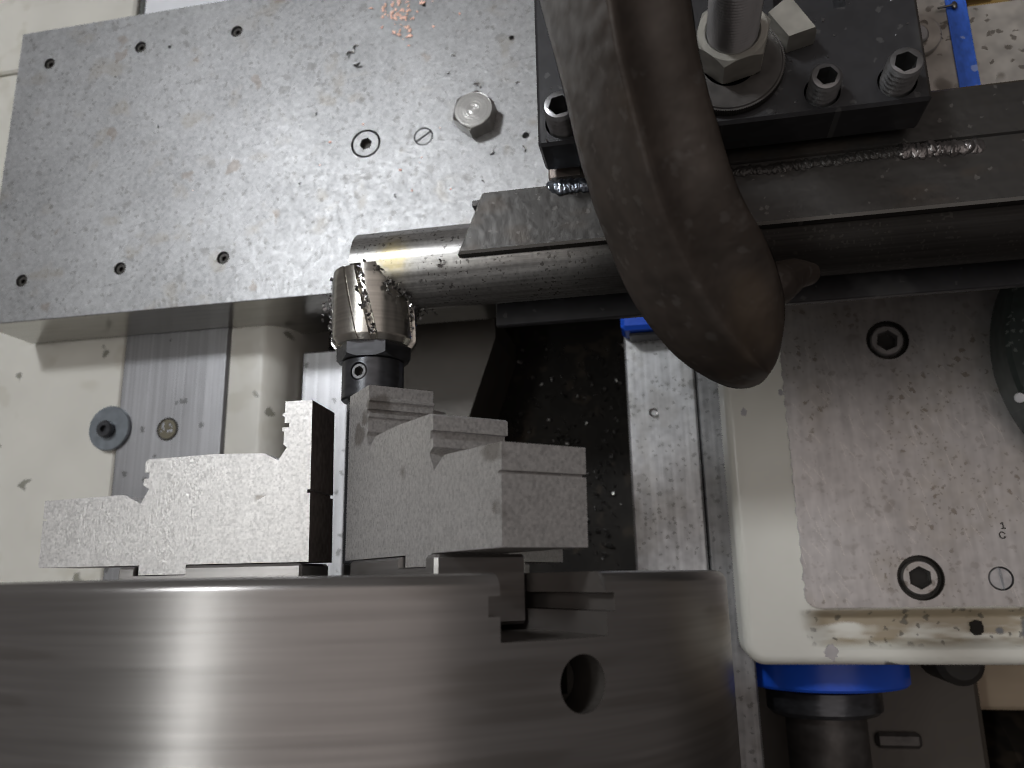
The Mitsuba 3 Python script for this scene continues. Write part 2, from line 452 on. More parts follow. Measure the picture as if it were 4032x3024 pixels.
def lumps(path, r, seed, n=220, jitter=0.25):
    """a weld bead: overlapping scale-like ripples along a path"""
    rg = np.random.default_rng(seed)
    path = np.asarray(path, float)
    seg = np.r_[0, np.cumsum(np.linalg.norm(np.diff(path, axis=0), axis=1))]
    out = []
    for s in np.arange(0, seg[-1], r * 0.30):
        p = np.array([np.interp(s, seg, path[:, k]) for k in range(3)]) + rg.normal(0, r * 0.10, 3) * [1, 1, 0.5]
        q = trimesh.creation.icosphere(3, 1.0)
        q.vertices *= (1 + 0.35 * (meshkit.fbm(q.vertices * 2.2 + rg.random(3) * 50, 3) - 0.5))[:, None]
        q.apply_scale([r * rg.uniform(0.5, 0.8), r * rg.uniform(0.8, 1.15), r * rg.uniform(0.42, 0.56)])
        q.apply_transform(trimesh.transformations.rotation_matrix(rg.normal(0, 0.35), [0, 0, 1]))
        q.apply_translation(p)
        out.append(man(q.vertices, q.faces))
    m = m3.Manifold.batch_boolean(out, m3.OpType.Add)
    return m


# ------------------------------------------------------------------ the machine bed and what is under it
t = thing('chip_tray', 'dark dirty chip tray far below the lathe bed', 'tray')
put(t, None, tri(box(-0.9, 0.9, -0.9, 0.9, -0.262, -0.25)), 'm_grime')

bed = thing('lathe_bed', 'cast lathe bed with ground steel ways, cream painted web and dark gap in the middle', 'lathe bed')
put(bed, 'rear_way', tri(box(-0.3130, -0.2450, -0.36, 0.36, -0.05, 0.0, 0.0012)), 'm_way', label='wide ground rear way of the bed')
# cream web between the ways: a curved slope, profile in xz
prof = [(-0.2447, -0.002)] + [(-0.226 + 0.0, -0.0022), (-0.2215, -0.0035), (-0.217, -0.007), (-0.2135, -0.012), (-0.2112, -0.02), (-0.2100, -0.03), (-0.2100, -0.06), (-0.2447, -0.06)]
put(bed, 'painted_web', tri(ext_y(prof, -0.36, 0.36)), 'm_cream', smooth=50, label='cream painted web beside the rear way')
put(bed, 'inner_way', tri(box(-0.2085, -0.1790, -0.36, 0.1325, -0.06, -0.0200, 0.0010)), 'm_way', label='narrow ground inner way beside the chuck jaw')
put(bed, 'bed_floor', tri(box(-0.21, -0.0190, -0.36, 0.5, -0.14, -0.130, 0.001)), 'm_grime')
put(bed, 'cross_web', tri(ext([(-0.1785, 0.135), (-0.1785, 0.02), (-0.121, 0.02), (-0.1183, 0.093), (-0.1001, 0.145), (-0.1001, 0.16), (-0.1785, 0.16)], -0.128, -0.060)), 'm_brown', label='dark brown cast web in the bed gap')
# front way: flat, groove, stepped flank
put(bed, 'front_way', tri(box(-0.0186, 0.0160, -0.36, 0.36, -0.128, 0.0, 0.0010)), 'm_rail', label='speckled flat front way of the bed')
put(bed, 'front_way_flank', tri(box(0.01675, 0.034, -0.36, 0.36, -0.128, -0.0012, 0.0008)), 'm_rail_shade')

pan = thing('rear_panel', 'cream painted panel along the rear of the bed, left of the rear way', 'panel')
put(pan, None, tri(box(-0.62, -0.3141, -0.36, 0.3400, -0.05, -0.0012, 0.001)), 'm_cream')
pan = thing('splash_panel', 'cream splash guard panel behind the cross slide at the top left corner', 'panel')
put(pan, None, tri(box(-0.62, -0.3310, 0.3413, 0.60, -0.05, 0.0, 0.0015)), 'm_cream')
pan = thing('splash_panel', 'glossy white splash guard strip behind the cross slide', 'panel')
put(pan, 'sheet', tri(box(-0.3262, -0.10, 0.335, 0.60, -0.05, -0.002, 0.002)), 'm_white')
put(pan, 'seal', tri(box(-0.3308, -0.3264, 0.335, 0.60, -0.05, -0.0035, 0.0008)), 'm_rubber', label='dark rubber seal at the panel joint')

# washer screw at the joint, plug screw in the rear way
w = thing('washer_screw', 'small socket screw with a wide grey washer clamping the cream panel edge', 'screw')
c = at(425, 1685, 0.003)
put(w, 'washer', tri(cyl(0.0131, 0.0002, 0.0026, 64).translate([c[0], c[1], 0]) - cyl(0.003, -0.01, 0.01).translate([c[0], c[1], 0])), 'm_washer_grey', smooth=30)
c = at(418, 1690, 0.004)
h = cyl(0.0049, 0.0027, 0.0066, 40, 0.0006) - ext(ring(0.0023, 6), 0.0040, 0.01)
put(w, 'head', tri(h.translate([c[0], c[1], 0])), 'm_oxide', smooth=30)
c = at(660, 1690, 0.0)
w = thing('plug_screw', 'round brassy plug with a pitted face set in the rear way', 'screw')
rg = np.random.default_rng(4)
plug = cyl(0.0058, -0.004, 0.0004, 40)
for i in range(9):
    a, q = rg.uniform(0, 6.28), rg.uniform(0.0005, 0.0045)
    plug = plug - m3.Manifold.sphere(rg.uniform(0.0006, 0.0012), 16).translate([q * math.cos(a), q * math.sin(a), 0.0006])
put(w, 'plug', tri(plug.translate([c[0], c[1], 0])), 'm_plug')
put(w, 'rim', tri((cyl(0.0068, 0.0, 0.00035, 48, 0.0001) - cyl(0.0059, -1, 1, 40)).translate([c[0], c[1], 0])), 'm_socket')

# ------------------------------------------------------------------ cross slide
cs = thing('cross_slide', 'large ground steel cross slide plate, grey and speckled, with flush screws', 'cross slide')
X0, X1, Y0, Y1, ZT = -0.3765, 0.024, 0.1446, 0.3345, 0.039
plate = ext([(X0, Y0), (X1, Y0), (X1, Y1), (X0, Y1)], 0.0012, ZT - 0.0004)
plate = hull(np.vstack([plate.to_mesh().vert_properties[:, :3], [[x, y, ZT] for x in (X0 + .0004, X1 - .0004) for y in (Y0 + .0004, Y1 - .0004)]]))
small = [(195, 250), (553, 185), (932, 123), (85, 1105), (472, 1057), (878, 1015)]
cuts, sm = [], []
for px, py in small:
    c = at(px, py, ZT)
    cuts.append(cyl(0.0037, ZT - 0.006, ZT + 0.001, 32, 0.0001).translate([c[0], c[1], 0])); sm.append(c)
hx, ss, sl = np.array([-0.0868, 0.2345, ZT]), at(1440, 565, ZT), at(1667, 537, ZT)
cuts.append(cyl(0.0084, ZT - 0.008, ZT + 0.001, 48, 0.0001).translate([ss[0], ss[1], 0]))
cuts.append(cyl(0.0053, ZT - 0.006, ZT + 0.001, 40, 0.0001).translate([sl[0], sl[1], 0]))
pits = []
for px, py, r in ((2070, 533, 0.0019), (2015, 148, 0.0013), (1670, 20, 0.0011), (668, 185, 0.0010)):
    c = at(px, py, ZT); pits.append(cyl(r, ZT - 0.004, ZT + 0.001, 24, 0.0001).translate([c[0], c[1], 0]))
plate = plate - m3.Manifold.batch_boolean(cuts + pits, m3.OpType.Add)
pm = tri(plate)
front = pm.triangles_center[:, 1] < Y0 + 1e-5
put(cs, 'plate', pm.submesh([np.where(~front)[0]], append=True), 'm_table')
put(cs, 'front_face', pm.submesh([np.where(front)[0]], append=True), 'm_face', label='polished front face mirroring the ways below')
put(cs, 'lower_face', tri(box(-0.2430, -0.0195, Y0 + 0.0004, Y0 + 0.06, -0.0230, 0.0010, 0.0004)), 'm_face', label='lower front face of the slide over the bed gap')
for c in sm:
    g = cyl(0.0034, ZT - 0.0055, ZT - 0.0012, 32, 0.0005) - ext(ring(0.0016, 6, 0.3), ZT - 0.0032, ZT)
    put(cs, 'set_screw', tri(g.translate([c[0], c[1], 0])), 'm_socket', smooth=30)
g = lathe([[0, ZT - .008], [.0076, ZT - .008], [.0076, ZT - .0006], [.0071, ZT - .0001], [0, ZT - .0001]], 56) - ext(ring(0.0037, 6, 0.2), ZT - 0.005, ZT + 0.01)
put(cs, 'socket_shade', tri(ext(ring(0.0036, 6, 0.2), ZT - 0.0048, ZT - 0.0038).translate([ss[0], ss[1], 0])), 'm_socket')
put(cs, 'socket_screw', tri(g.translate([ss[0], ss[1], 0])), 'm_table', smooth=30, label='large flush socket screw with an oily hex hole')
g = cyl(0.0048, ZT - 0.006, ZT - 0.0002, 40, 0.0003) - box(-0.006, 0.006, -0.0006, 0.0006, ZT - 0.0016, ZT + 0.01).rotate([0, 0, 33])
put(cs, 'slotted_screw', tri(g.translate([sl[0], sl[1], 0])), 'm_table', smooth=30, label='flush slotted screw')

hb = thing('hex_bolt', 'shiny turned hexagon bolt head standing on the cross slide plate', 'bolt')
R6 = 0.0115
hexh = ext(ring(R6, 6, 0.32), 0, 0.0092) ^ lathe([[0, 0], [0.0118, 0], [0.0118, 0.0080], [0.0098, 0.0092], [0, 0.0092]], 96)
hm = tri(hexh.translate([hx[0], hx[1], ZT + 0.0002]))
put(hb, None, hm, 'm_turned', smooth=20)

# small chips, and orange flecks that paint light glints on the plate
rg = np.random.default_rng(11)
chip_px = [(1385, 220, 2.0, 'long curled dark chip near the top middle of the slide plate, left of the bolt'), (1410, 245, 2.6, 'largest curled dark chip above the flush socket screw'),
           (1405, 190, 1.5, 'forked dark chip above the largest curled chip on the slide plate'), (1785, 228, 1.2, 'small bent chip straight above the hexagon bolt, near the top'),
           (1880, 345, 1.7, 'hook shaped chip just above the hexagon bolt head'), (2015, 150, 1.2, 'small dark chip beside the upper left corner of the tool post'),
           (1765, 285, .9, 'tiny dark chip up and left of the hook shaped chip'), (2040, 330, .9, 'tiny chip between hexagon bolt and tool post, higher of two'),
           (1935, 600, 1.2, 'pale curled chip just below the hexagon bolt'), (2060, 590, 1.3, 'curled chip left of the lower tool post corner'),
           (1900, 720, 1.0, 'small chip above the slanted end of the black bar'), (1180, 720, .8, 'tiny chip in the open middle of the slide plate, lowest left'),
           (1560, 770, .9, 'small chip above the end of the steel tube'), (1250, 450, .8, 'tiny chip up and left of the flush socket screw'),
           (620, 500, .8, 'bright tiny chip on the left half of the slide plate'), (460, 300, .8, 'tiny chip among the upper row of small set screws'),
           (2573, 1625, 1.9, 'dark ring shaped chip lying on the flat front way')]
for px, py, s, lb in chip_px:
    zc_ = ZT if px < 2200 else 0.0
    c = at(px, py, zc_)
    a0, r, n = rg.uniform(0, 6.28), 0.0011 * s, 8
    arc = rg.uniform(1.6, 3.6) if px < 2200 else 5.6
    aa = a0 + np.linspace(0, arc, n)
    mid = np.c_[r * np.cos(aa), r * np.sin(aa)]
    rise = np.linspace(0, 0.0006 * s, n)
    v = np.vstack([np.c_[mid * 0.78, rise + 0.00005], np.c_[mid * 1.12, rise + 0.00008], np.c_[mid * 1.12, rise + 0.0004 * s], np.c_[mid * 0.78, rise + 0.0003 * s]])
    f = []
    for i in range(n - 1):
        for k in range(4):
            a, b2 = k * n + i, ((k + 1) % 4) * n + i
            f += [[a, b2, b2 + 1], [a, b2 + 1, a + 1]]
    m = trimesh.Trimesh(v, f, process=False); m.apply_translation([c[0], c[1], zc_ + 0.0001]); m.fix_normals()
    k = thing('steel_chip', lb, 'metal chip', 'loose steel chips lying about')
    put(k, None, m, 'm_chip')
fl = []
for i in range(84):
    if i < 70:
        px, py = 1580 + rg.normal(0, 48), 45 + rg.normal(0, 48)
    else:
        px, py = [(1430, 490), (1577, 670), (1733, 505), (1652, 640), (1623, 750), (1775, 745), (1587, 155), (1520, 45), (760, 750), (1810, 55), (1660, 620), (1260, 650), (1300, 560), (1610, 180)][i - 70]
    c = at(px, py, ZT)
    q = trimesh.creation.icosphere(1, 1.0); s = rg.uniform(0.0006, 0.0014) * (1.15 if i < 70 else 0.7)
    q.apply_scale([s, s * rg.uniform(0.35, 0.8), s * 0.25])
    q.apply_transform(trimesh.transformations.rotation_matrix(rg.uniform(0, 6.28), [0, 0, 1]) @ trimesh.transformations.rotation_matrix(rg.uniform(-.35, .35), [1, 0, 0]))
    q.apply_translation([c[0], c[1], ZT + s * 0.3]); fl.append(q)
k = thing('orange_glints', 'scattered orange flecks painted as light glints near the top of the cross slide plate', 'painted glints', kind='stuff')
put(k, None, trimesh.util.concatenate(fl), 'm_glint', smooth=True)

# ------------------------------------------------------------------ saddle wing on the right
sd = thing('saddle', 'cream painted carriage saddle wing with a ground steel top and a dirty gutter', 'saddle')
nx, ny = 260, 210
xs = 0.0272 + (0.27 - 0.0272) * np.linspace(0, 1, nx) ** 1.6
ys = np.linspace(-0.0385, 0.20, ny)
ys = -0.0385 + 0.2385 * np.linspace(0, 1, ny) ** 1.7
XX, YY = np.meshgrid(xs, ys, indexing='ij')
rc = 0.009
dx, dy = np.maximum(0.0272 + rc - XX, 0), np.maximum(-0.0385 + rc - YY, 0)
e = rc - np.hypot(dx, dy)              # distance inward of a rounded outline
rf = 0.0042
ZZ = 0.0292 - np.where(e < rf, rf - np.sqrt(np.maximum(rf**2 - (rf - np.maximum(e, 0)) ** 2, 0)), 0)
sst = lambda a, b, x: (lambda q: q * q * (3 - 2 * q))(np.clip((x - a) / (b - a), 0, 1))
gut = sst(-0.0325, -0.0275, YY) * (1 - sst(-0.0195, -0.0158, YY)) * sst(0.049, 0.064, XX + (YY + 0.016) * 0.3)
ZZ -= 0.0055 * gut
ZZ -= 0.014 * ((XX > 0.0568) & (YY > -0.0125))
ZZ += 0.00025 * (meshkit.fbm(np.stack([XX * 60, YY * 60, 0 * XX], -1), 3) - 0.5)
out = e < 0
scl = np.where(out, rc / np.maximum(np.hypot(dx, dy), 1e-9), 1)
XX2 = np.where(out & (dx > 0), 0.0272 + rc - dx * scl, XX); YY2 = np.where(out & (dy > 0), -0.0385 + rc - dy * scl, YY)
V = np.stack([XX2, YY2, ZZ], -1).reshape(-1, 3)
i, j = np.meshgrid(np.arange(nx - 1), np.arange(ny - 1), indexing='ij')
a = i * ny + j
F = np.vstack([np.stack([a, a + ny, a + ny + 1], -1).reshape(-1, 3), np.stack([a, a + ny + 1, a + 1], -1).reshape(-1, 3)])
edge = np.r_[np.arange(ny - 1, -1, -1), np.arange(1, nx) * ny]     # left edge from the back to the corner, then the front edge
Vb = V[edge].copy(); Vb[:, 2] = -0.018
n0 = len(V); V = np.vstack([V, Vb]); k = np.arange(len(edge) - 1)
F = np.vstack([F, np.stack([edge[k], n0 + k, n0 + k + 1], -1), np.stack([edge[k], n0 + k + 1, edge[k + 1]], -1)])
bodym = trimesh.Trimesh(V, F, process=False)
put(sd, 'casting', bodym, 'm_saddle', smooth=50)
# ground plate with a ragged paint edge
rg = np.random.default_rng(5)
left = [(0.0542 + rg.normal(0, 0.00018) + 0.0003 * math.sin(y * 900), y) for y in np.linspace(0.2, -0.0085, 150)]
corner = [(0.0592 - 0.005 * math.cos(q), -0.0098 - 0.005 * math.sin(q)) for q in np.linspace(0.15, 1.5, 10)]
bot = [(x, -0.0150 + rg.normal(0, 0.00012)) for x in np.linspace(0.0605, 0.27, 140)]
top_poly = left + corner + bot + [(0.27, 0.2)]
ZW = 0.0305
gp = ext(top_poly, 0.027, ZW)
screws = [(at(3495, 1338, ZW), 0.0091), (at(3626, 2275, ZW), 0.0093)]
slot = at(3942, 2278, ZW)
for c, r in screws:
    gp = gp - lathe([[0, 0.02], [r, 0.02], [r, ZW - 0.0001], [r + 0.0004, ZW + 0.0004], [0, ZW + 0.0004]], 64).translate([c[0], c[1], 0])
gp = gp - cyl(0.0049, 0.02, ZW + 0.01, 40, 0.0001).translate([slot[0], slot[1], 0])
put(sd, 'ground_top', tri(gp), 'm_wing', label='scratched ground steel top of the saddle wing')
for (c, r), ph in zip(screws, (0.35, 0.52)):
    g = lathe([[0, .015], [r - .0019, .015], [r - .0019, ZW - .0016], [r - .0026, ZW - .0007], [0, ZW - .0007]], 64) - ext(ring(0.0049, 6, ph), ZW - 0.007, ZW + 0.01)
    put(sd, 'socket_screw', tri(g.translate([c[0], c[1], 0])), 'm_wing', smooth=30)
    put(sd, 'screw_hole', tri(cyl(r - 0.00005, 0.012, ZW - 0.0004, 64, 0.0001).translate([c[0], c[1], 0]) - cyl(r - 0.0018, 0.011, 0.1, 64).translate([c[0], c[1], 0]) - cyl(r - 0.0003, ZW - 0.004, 0.1, 64, 0.00001).translate([c[0], c[1], 0])), 'm_socket')
    put(sd, 'socket_shade', tri(ext(ring(0.00488, 6, ph), ZW - 0.0065, ZW - 0.0055).translate([c[0], c[1], 0])), 'm_dark')  # dark disc added to paint the shade in the socket
g = cyl(0.0044, 0.020, ZW - 0.0003, 40, 0.0003) - box(-0.00075, 0.00075, -0.006, 0.006, ZW - 0.002, ZW + 0.01, 0.0001).rotate([0, 0, 4])
put(sd, 'slotted_screw', tri(g.translate([slot[0], slot[1], 0])), 'm_bolt', smooth=30)
for tx, px, py, hgt in (('1', 3938, 2083, 0.0027), ('C', 3934, 2122, 0.0028)):
    c = at(px, py, ZW)
    q = meshkit.text_mesh(tx, hgt, 0.00012, True); q.apply_transform(trimesh.transformations.rotation_matrix(0.06, [0, 0, 1])); q.apply_translation([c[0], c[1], ZW + 0.00002])
    put(sd, 'stamped_mark', q, 'm_dark', label='dark stamped mark ' + tx)
# chips of paint missing from the lip and a speck of dirt in the gutter
for px, py, rr, z, mat, nm in ((3272, 2568, 0.0036, 0.0292, 'm_bolt', 'paint_chip'), (3846, 2472, 0.0033, 0.0246, 'm_grime', 'dirt_lump'), (2929, 1624, 0.0019, 0.0292, 'm_bolt', 'paint_chip'), (3075, 1545, 0.0016, 0.0292, 'm_bolt', 'paint_chip')):
    c = at(px, py, z)
    a = np.arange(22) * 2 * np.pi / 22
    rad = rr * (0.75 + 0.35 * rg.random(22))
    q = ext(np.c_[c[0] + rad * np.cos(a) * 0.8, c[1] + rad * np.sin(a)], z - 0.002, z + (0.00010 if nm == 'paint_chip' else 0.0012))
    put(sd, nm, tri(q), mat)

bl = thing('wiper_block', 'small blue painted block on the front way, half hidden by the clamp', 'block')
put(bl, 'block', tri(box(-0.0190, 0.004, 0.1195, 0.1435, 0.0004, 0.0185, 0.002)), 'm_blue')
put(bl, 'felt', tri(box(-0.0150, 0.004, 0.1178, 0.1193, 0.0006, 0.0130, 0.0004)), 'm_oxide')

# feed collar, feed shaft and what lies in front of the saddle
cl = thing('blue_collar', 'bright blue round collar under the front lip of the saddle', 'collar')
cy = cyl(0.0375, 0, 0.014, 96, 0.0012)
put(cl, None, tri(frame(cy, [0.0685, -0.0385, -0.0290], [0, -1, 0])), 'm_blue', smooth=30)
sh = thing('feed_shaft', 'dull grey steel shaft running forward out of the blue collar', 'shaft')
put(sh, 'hub', tri(frame(cyl(0.0265, 0, 0.013, 64, 0.002), [0.0665, -0.0526, -0.0290], [0, -1, 0])), 'm_oxide', smooth=30)
put(sh, 'shaft', tri(frame(cyl(0.0185, 0, 0.20, 64), [0.0665, -0.0657, -0.0290], [0, -1, 0])), 'm_washer', smooth=30)
kn = thing('knob', 'dark round knob edge below the saddle lip at the lower right', 'knob')
put(kn, None, tri(cyl(0.0108, -0.060, -0.0235, 56, 0.003).translate([0.1290, -0.0425, 0])), 'm_dark', smooth=30)
gb = thing('gearbox_cover', 'dark brown machine cover standing at the lower right below the saddle', 'cover')
put(gb, 'cover', tri(box(0.035, 0.1545, -0.26, -0.02, -0.24, -0.085, 0.003)), 'm_brown')
put(gb, 'ledge', tri(box(0.099, 0.122, -0.0915, -0.0835, -0.0848, -0.081, 0.0018)), 'm_washer')
wd = thing('wooden_board', 'pale tan wooden board on the floor at the lower right edge', 'board')
put(wd, None, tri(box(0.156, 0.60, -0.0775, 0.25, -0.150, -0.120, 0.002)), 'm_wood')
fo = thing('dark_drum', 'dark grey rounded drum lying below the wooden board at the lower right corner', 'drum')
put(fo, None, tri(frame(cyl(0.07, 0, 0.3, 64, 0.012), [0.165, -0.148, -0.165], [1, 0, 0])), 'm_grime', smooth=30)
dl = thing('swivel_base', 'dark green cast round base at the right edge of the saddle', 'machine base')
cc, rr0 = (0.2125, 0.088), 0.0705
put(dl, 'rim', tri((lathe([[0, 0.0308], [rr0, 0.0308], [rr0, 0.047], [rr0 - 0.0015, 0.049], [0, 0.049]], 160) - cyl(rr0 - 0.0085, 0.04, 0.06, 120)).translate([cc[0], cc[1], 0])), 'm_green', smooth=30)
put(dl, 'core', tri(cyl(rr0 - 0.012, 0.0405, 0.058, 96, 0.002).translate([cc[0], cc[1], 0])), 'm_dark', smooth=30)
q = at(4016, 1566, 0.0492)
put(dl, 'rivet', tri(cyl(0.0021, 0.0485, 0.0496, 24, 0.0003).translate([q[0], q[1], 0])), 'm_white', smooth=30)

# ------------------------------------------------------------------ compound slide (right of the tool post)
co = thing('compound_slide', 'worn compound slide plate with rust specks right of the tool post', 'compound slide')
ZC = 0.115
put(co, 'base', tri(box(0.02, 0.1168, 0.128, 0.34, 0.0395, ZC - 0.001, 0.0008)), 'm_compound')
put(co, 'gib_strip', tri(box(0.1172, 0.30, 0.128, 0.2085, 0.06, ZC - 0.002, 0.0008)), 'm_compound')
put(co, 'oily_step', tri(box(0.1172, 0.30, 0.2088, 0.2145, 0.06, ZC - 0.006, 0.0006)), 'm_oily', label='oily brown step at the top right')
put(co, 'rear_plate', tri(box(0.1172, 0.30, 0.2148, 0.34, 0.06, ZC + 0.001, 0.0008)), 'm_oily')
tp = thing('blue_tape', 'strip of blue tape stuck along the compound slide at the top right', 'tape')
put(tp, None, tri(ext([(0.1148, 0.130), (0.1219, 0.130), (0.1219, 0.30), (0.1146, 0.30)], ZC - 0.0006, ZC - 0.00025)), 'm_tape')
for px, py, ln in ((3735, 25, 0.0042), (3762, 275, 0.0016)):
    pass
wq = thing('round_washer', 'dull round washer half hidden behind the right end of the tool post', 'washer')
put(wq, 'washer', tri((cyl(0.0088, ZC - 0.0009, ZC + 0.0016, 64, 0.0004) - cyl(0.0043, 0, 1)).translate([0.1024, 0.1965, 0])), 'm_compound', smooth=30)
put(wq, 'bolt', tri((cyl(0.0041, ZC - 0.0009, ZC + 0.0024, 40, 0.0006)).translate([0.1024, 0.1965, 0])), 'm_bolt', smooth=30)
pn = thing('steel_sliver', 'thin bent steel sliver lying across the blue tape', 'metal chip')
a, b2 = at(3695, 32, ZC + 0.0005), at(3752, 20, ZC + 0.0012)
put(pn, 'shaft', tri(hull(np.vstack([m3.Manifold.sphere(0.0004, 12).translate(a.tolist()).to_mesh().vert_properties[:, :3], m3.Manifold.sphere(0.0005, 12).translate(b2.tolist()).to_mesh().vert_properties[:, :3]]))), 'm_chip', smooth=True)
put(pn, 'head', tri(m3.Manifold.sphere(0.0013, 20).scale([0.8, 1.3, 0.6]).translate(at(3758, 20, ZC + 0.0009).tolist())), 'm_chip', smooth=True)

# ------------------------------------------------------------------ tool post
tpz = 0.188
po = thing('tool_post', 'black square turret tool post with set screws gripping the tool bar', 'tool post')
blk = box(-0.0325, 0.0786, 0.1270, 0.235, 0.172, tpz, 0.0009)
a, b2 = at(3050, 66, tpz), at(3335, 60, tpz)
blk = blk - box(a[0], b2[0], a[1], 0.25, 0.176, 0.2, 0.0004)
stc = np.array([0.0255, 0.1480])
tops = []
ssp = [(-0.0245, 0.1341, 0.0050), (0.0500, 0.1334, 0.0044), (0.0701, 0.1338, 0.0047), (0.0040, 0.1338, 0.0044)]
for x, y, r in ssp:
    blk = blk - cyl(r + 0.0006, 0.18, 0.2, 32, 0.0001).translate([x, y, 0])
put(po, 'top_block', tri(blk), 'm_black')
put(po, 'core', tri(box(-0.018, 0.066, 0.1425, 0.235, 0.1165, 0.1718, 0.0008)), 'm_black')
put(po, 'lower_jaw', tri(box(-0.0320, 0.0780, 0.1285, 0.235, 0.1160, 0.1450, 0.0008)), 'm_black')
for (x, y, r), hh, ph in zip(ssp, (0.0092, 0.0078, 0.0090, 0.008), (0.2, 0.1, 0.25, 0)):
    th = thread(r, 0.0011, 0.0019, -0.012, hh, 48, 12)
    th = (th ^ lathe([[0, -0.02], [r + .001, -0.02], [r + .001, hh - 0.0013], [r - 0.0006, hh], [0, hh]], 48)) - ext(ring(r * 0.66, 6, ph), hh - 0.010, hh + 0.01)
    put(po, 'set_screw', tri(th.translate([x, y, tpz])), 'm_screw', smooth=22, label='shiny threaded socket set screw standing out of the block')
    put(po, 'socket_shade', tri(cyl(r * 0.64, hh - 0.0105, hh - 0.0095, 24, 0.0001).translate([x, y, tpz])), 'm_dark')  # dark disc paints the socket bottom as shaded
# knurled washer
wr = []
nk = 150
for i in range(nk * 2):
    q = i * math.pi / nk
    wr.append((0.0157 if i % 2 else 0.01535, q))
kw = ext([(r * math.cos(q), r * math.sin(q)) for r, q in wr], 0, 0.0026) + cyl(0.0150, 0, 0.0030, 80, 0.0003)
kw = kw - cyl(0.0078, -1, 1)
wash = thing('knurled_washer', 'thick dark washer with a serrated edge under the nut on the tool post', 'washer')
put(wash, None, tri(kw.translate([0.0250, 0.1448, tpz + 0.0001])), 'm_washer', smooth=20)
nut = ext(ring(0.0110, 6, math.radians(-106)), 0, 0.0098) ^ lathe([[0, 0], [0.0102, 0], [0.0112, 0.0008], [0.0112, 0.0082], [0.0096, 0.0098], [0, 0.0098]], 64)
nut = nut - lathe([[0, -1], [0.0073, -1], [0.0073, 0.0092], [0.0079, 0.0100], [0.0079, 1], [0, 1]], 48)
nk_ = thing('hex_nut', 'pale zinc hexagon nut on the threaded stud of the tool post', 'nut')
put(nk_, None, tri(nut.translate([stc[0], stc[1], tpz + 0.0032])), 'm_zinc', smooth=15)
sdt = thing('threaded_stud', 'thick threaded steel stud rising out of the hexagon nut', 'stud')
put(sdt, None, tri(thread(0.0072, 0.0006, 0.00115, -0.015, 0.062, 56, 8).translate([stc[0], stc[1], tpz])), 'm_stud', smooth=20)
# small steel wedge lying on the block
wg = thing('steel_wedge', 'short grey slanted steel bar resting on the tool post behind the nut', 'steel bar')
A, B, Cc, D = [at(px, py, 0.1960) for px, py in ((3026, 48), (3108, -20), (3212, 105), (3107, 142))]
bot4 = [np.array([q[0], q[1], tpz + 0.0002]) for q in (A, B, Cc, D)]
E1, E2 = at(3216, 122, 0.1940), at(3108, 158, 0.1940)
put(wg, None, tri(hull([*bot4, A, B, Cc, D, E1, E2, [E1[0], E1[1], tpz + .0002], [E2[0], E2[1], tpz + .0002]])), 'm_zinc')
gr = thing('metal_crumbs', 'tiny bright metal crumbs scattered on the black tool post', 'metal chip', kind='stuff')
rg = np.random.default_rng(21); q = []
for i in range(60):
    x, y = rg.uniform(-0.031, 0.076), rg.uniform(0.128, 0.175)
    if math.hypot(x - 0.025, y - 0.1448) < 0.0165 or any(math.hypot(x - s[0], y - s[1]) < 0.006 for s in ssp): continue
    s = rg.uniform(0.00008, 0.00035) * (1.6 if i % 9 == 0 else 1)
    b = trimesh.creation.box([s * 2, s * 1.4, s]); b.apply_transform(trimesh.transformations.random_rotation_matrix(rg.random(3))); b.apply_translation([x, y, tpz + s * 0.6]); q.append(b)
put(gr, None, trimesh.util.concatenate(q), 'm_swarf')

# ------------------------------------------------------------------ tube, channel iron and welded shank
tu = thing('steel_tube', 'round steel tube with a notched end against the cutter, oil stained', 'tube')
tc = (0.1066, 0.15); TR = 0.0142
tub = frame(m3.Manifold.cylinder(0.30, TR, TR, 128), [-0.1024, tc[0], tc[1]], [1, 0, 0]) - frame(m3.Manifold.cylinder(0.40, TR - 0.0021, TR - 0.0021, 96), [-0.15, tc[0], tc[1]], [1, 0, 0])
CXA = -0.0983
cutv = frame(m3.Manifold.cylinder(0.1, 0.01515, 0.01515, 96), [CXA, 0.1053, 0.15], [0, -1, 0])
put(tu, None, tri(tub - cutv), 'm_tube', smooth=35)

ch = thing('tool_bar', 'black mill scale channel iron holding the tube, welded to a square shank', 'tool bar')
zt = 0.1684
flange_top = ext([(-0.0632, 0.1032), (0.32, 0.1032), (0.32, 0.1238), (-0.0548, 0.1238)], zt - 0.0038, zt)
ft = flange_top.to_mesh().vert_properties[:, :3]
b_ = 0.0008
flange_top = hull([[p[0] + (b_ if p[0] < 0 else 0) * (z == zt), p[1] + (b_ if p[1] < .11 else 0) * (z == zt), z] for p in ft for z in (zt - 0.0038, zt - b_, zt)])
fm_ = tri(flange_top)
ed = (fm_.face_normals[:, 2] > 0.2) & (fm_.face_normals[:, 2] < 0.97)
put(ch, 'top_flange', fm_.submesh([np.where(~ed)[0]], append=True), 'm_scale', label='black top flange with a slanted sawn end')
put(ch, 'edge_highlight', fm_.submesh([np.where(ed)[0]], append=True), 'm_edge_light', label='front edge of the top flange with a painted bright highlight')
put(ch, 'web', tri(box(-0.0590, 0.32, 0.1212, 0.1236, 0.1335, zt - 0.0039, 0.0003)), 'm_scale')
put(ch, 'bottom_flange', tri(box(-0.0580, 0.32, 0.0888, 0.1236, 0.1305, 0.1334, 0.0004)), 'm_black', label='dark bottom flange below the tube')
put(ch, 'shank', tri(box(-0.0323, 0.32, 0.1239, 0.1422, 0.1502, 0.1678, 0.0012)), 'm_scale', label='square shank clamped under the tool post')
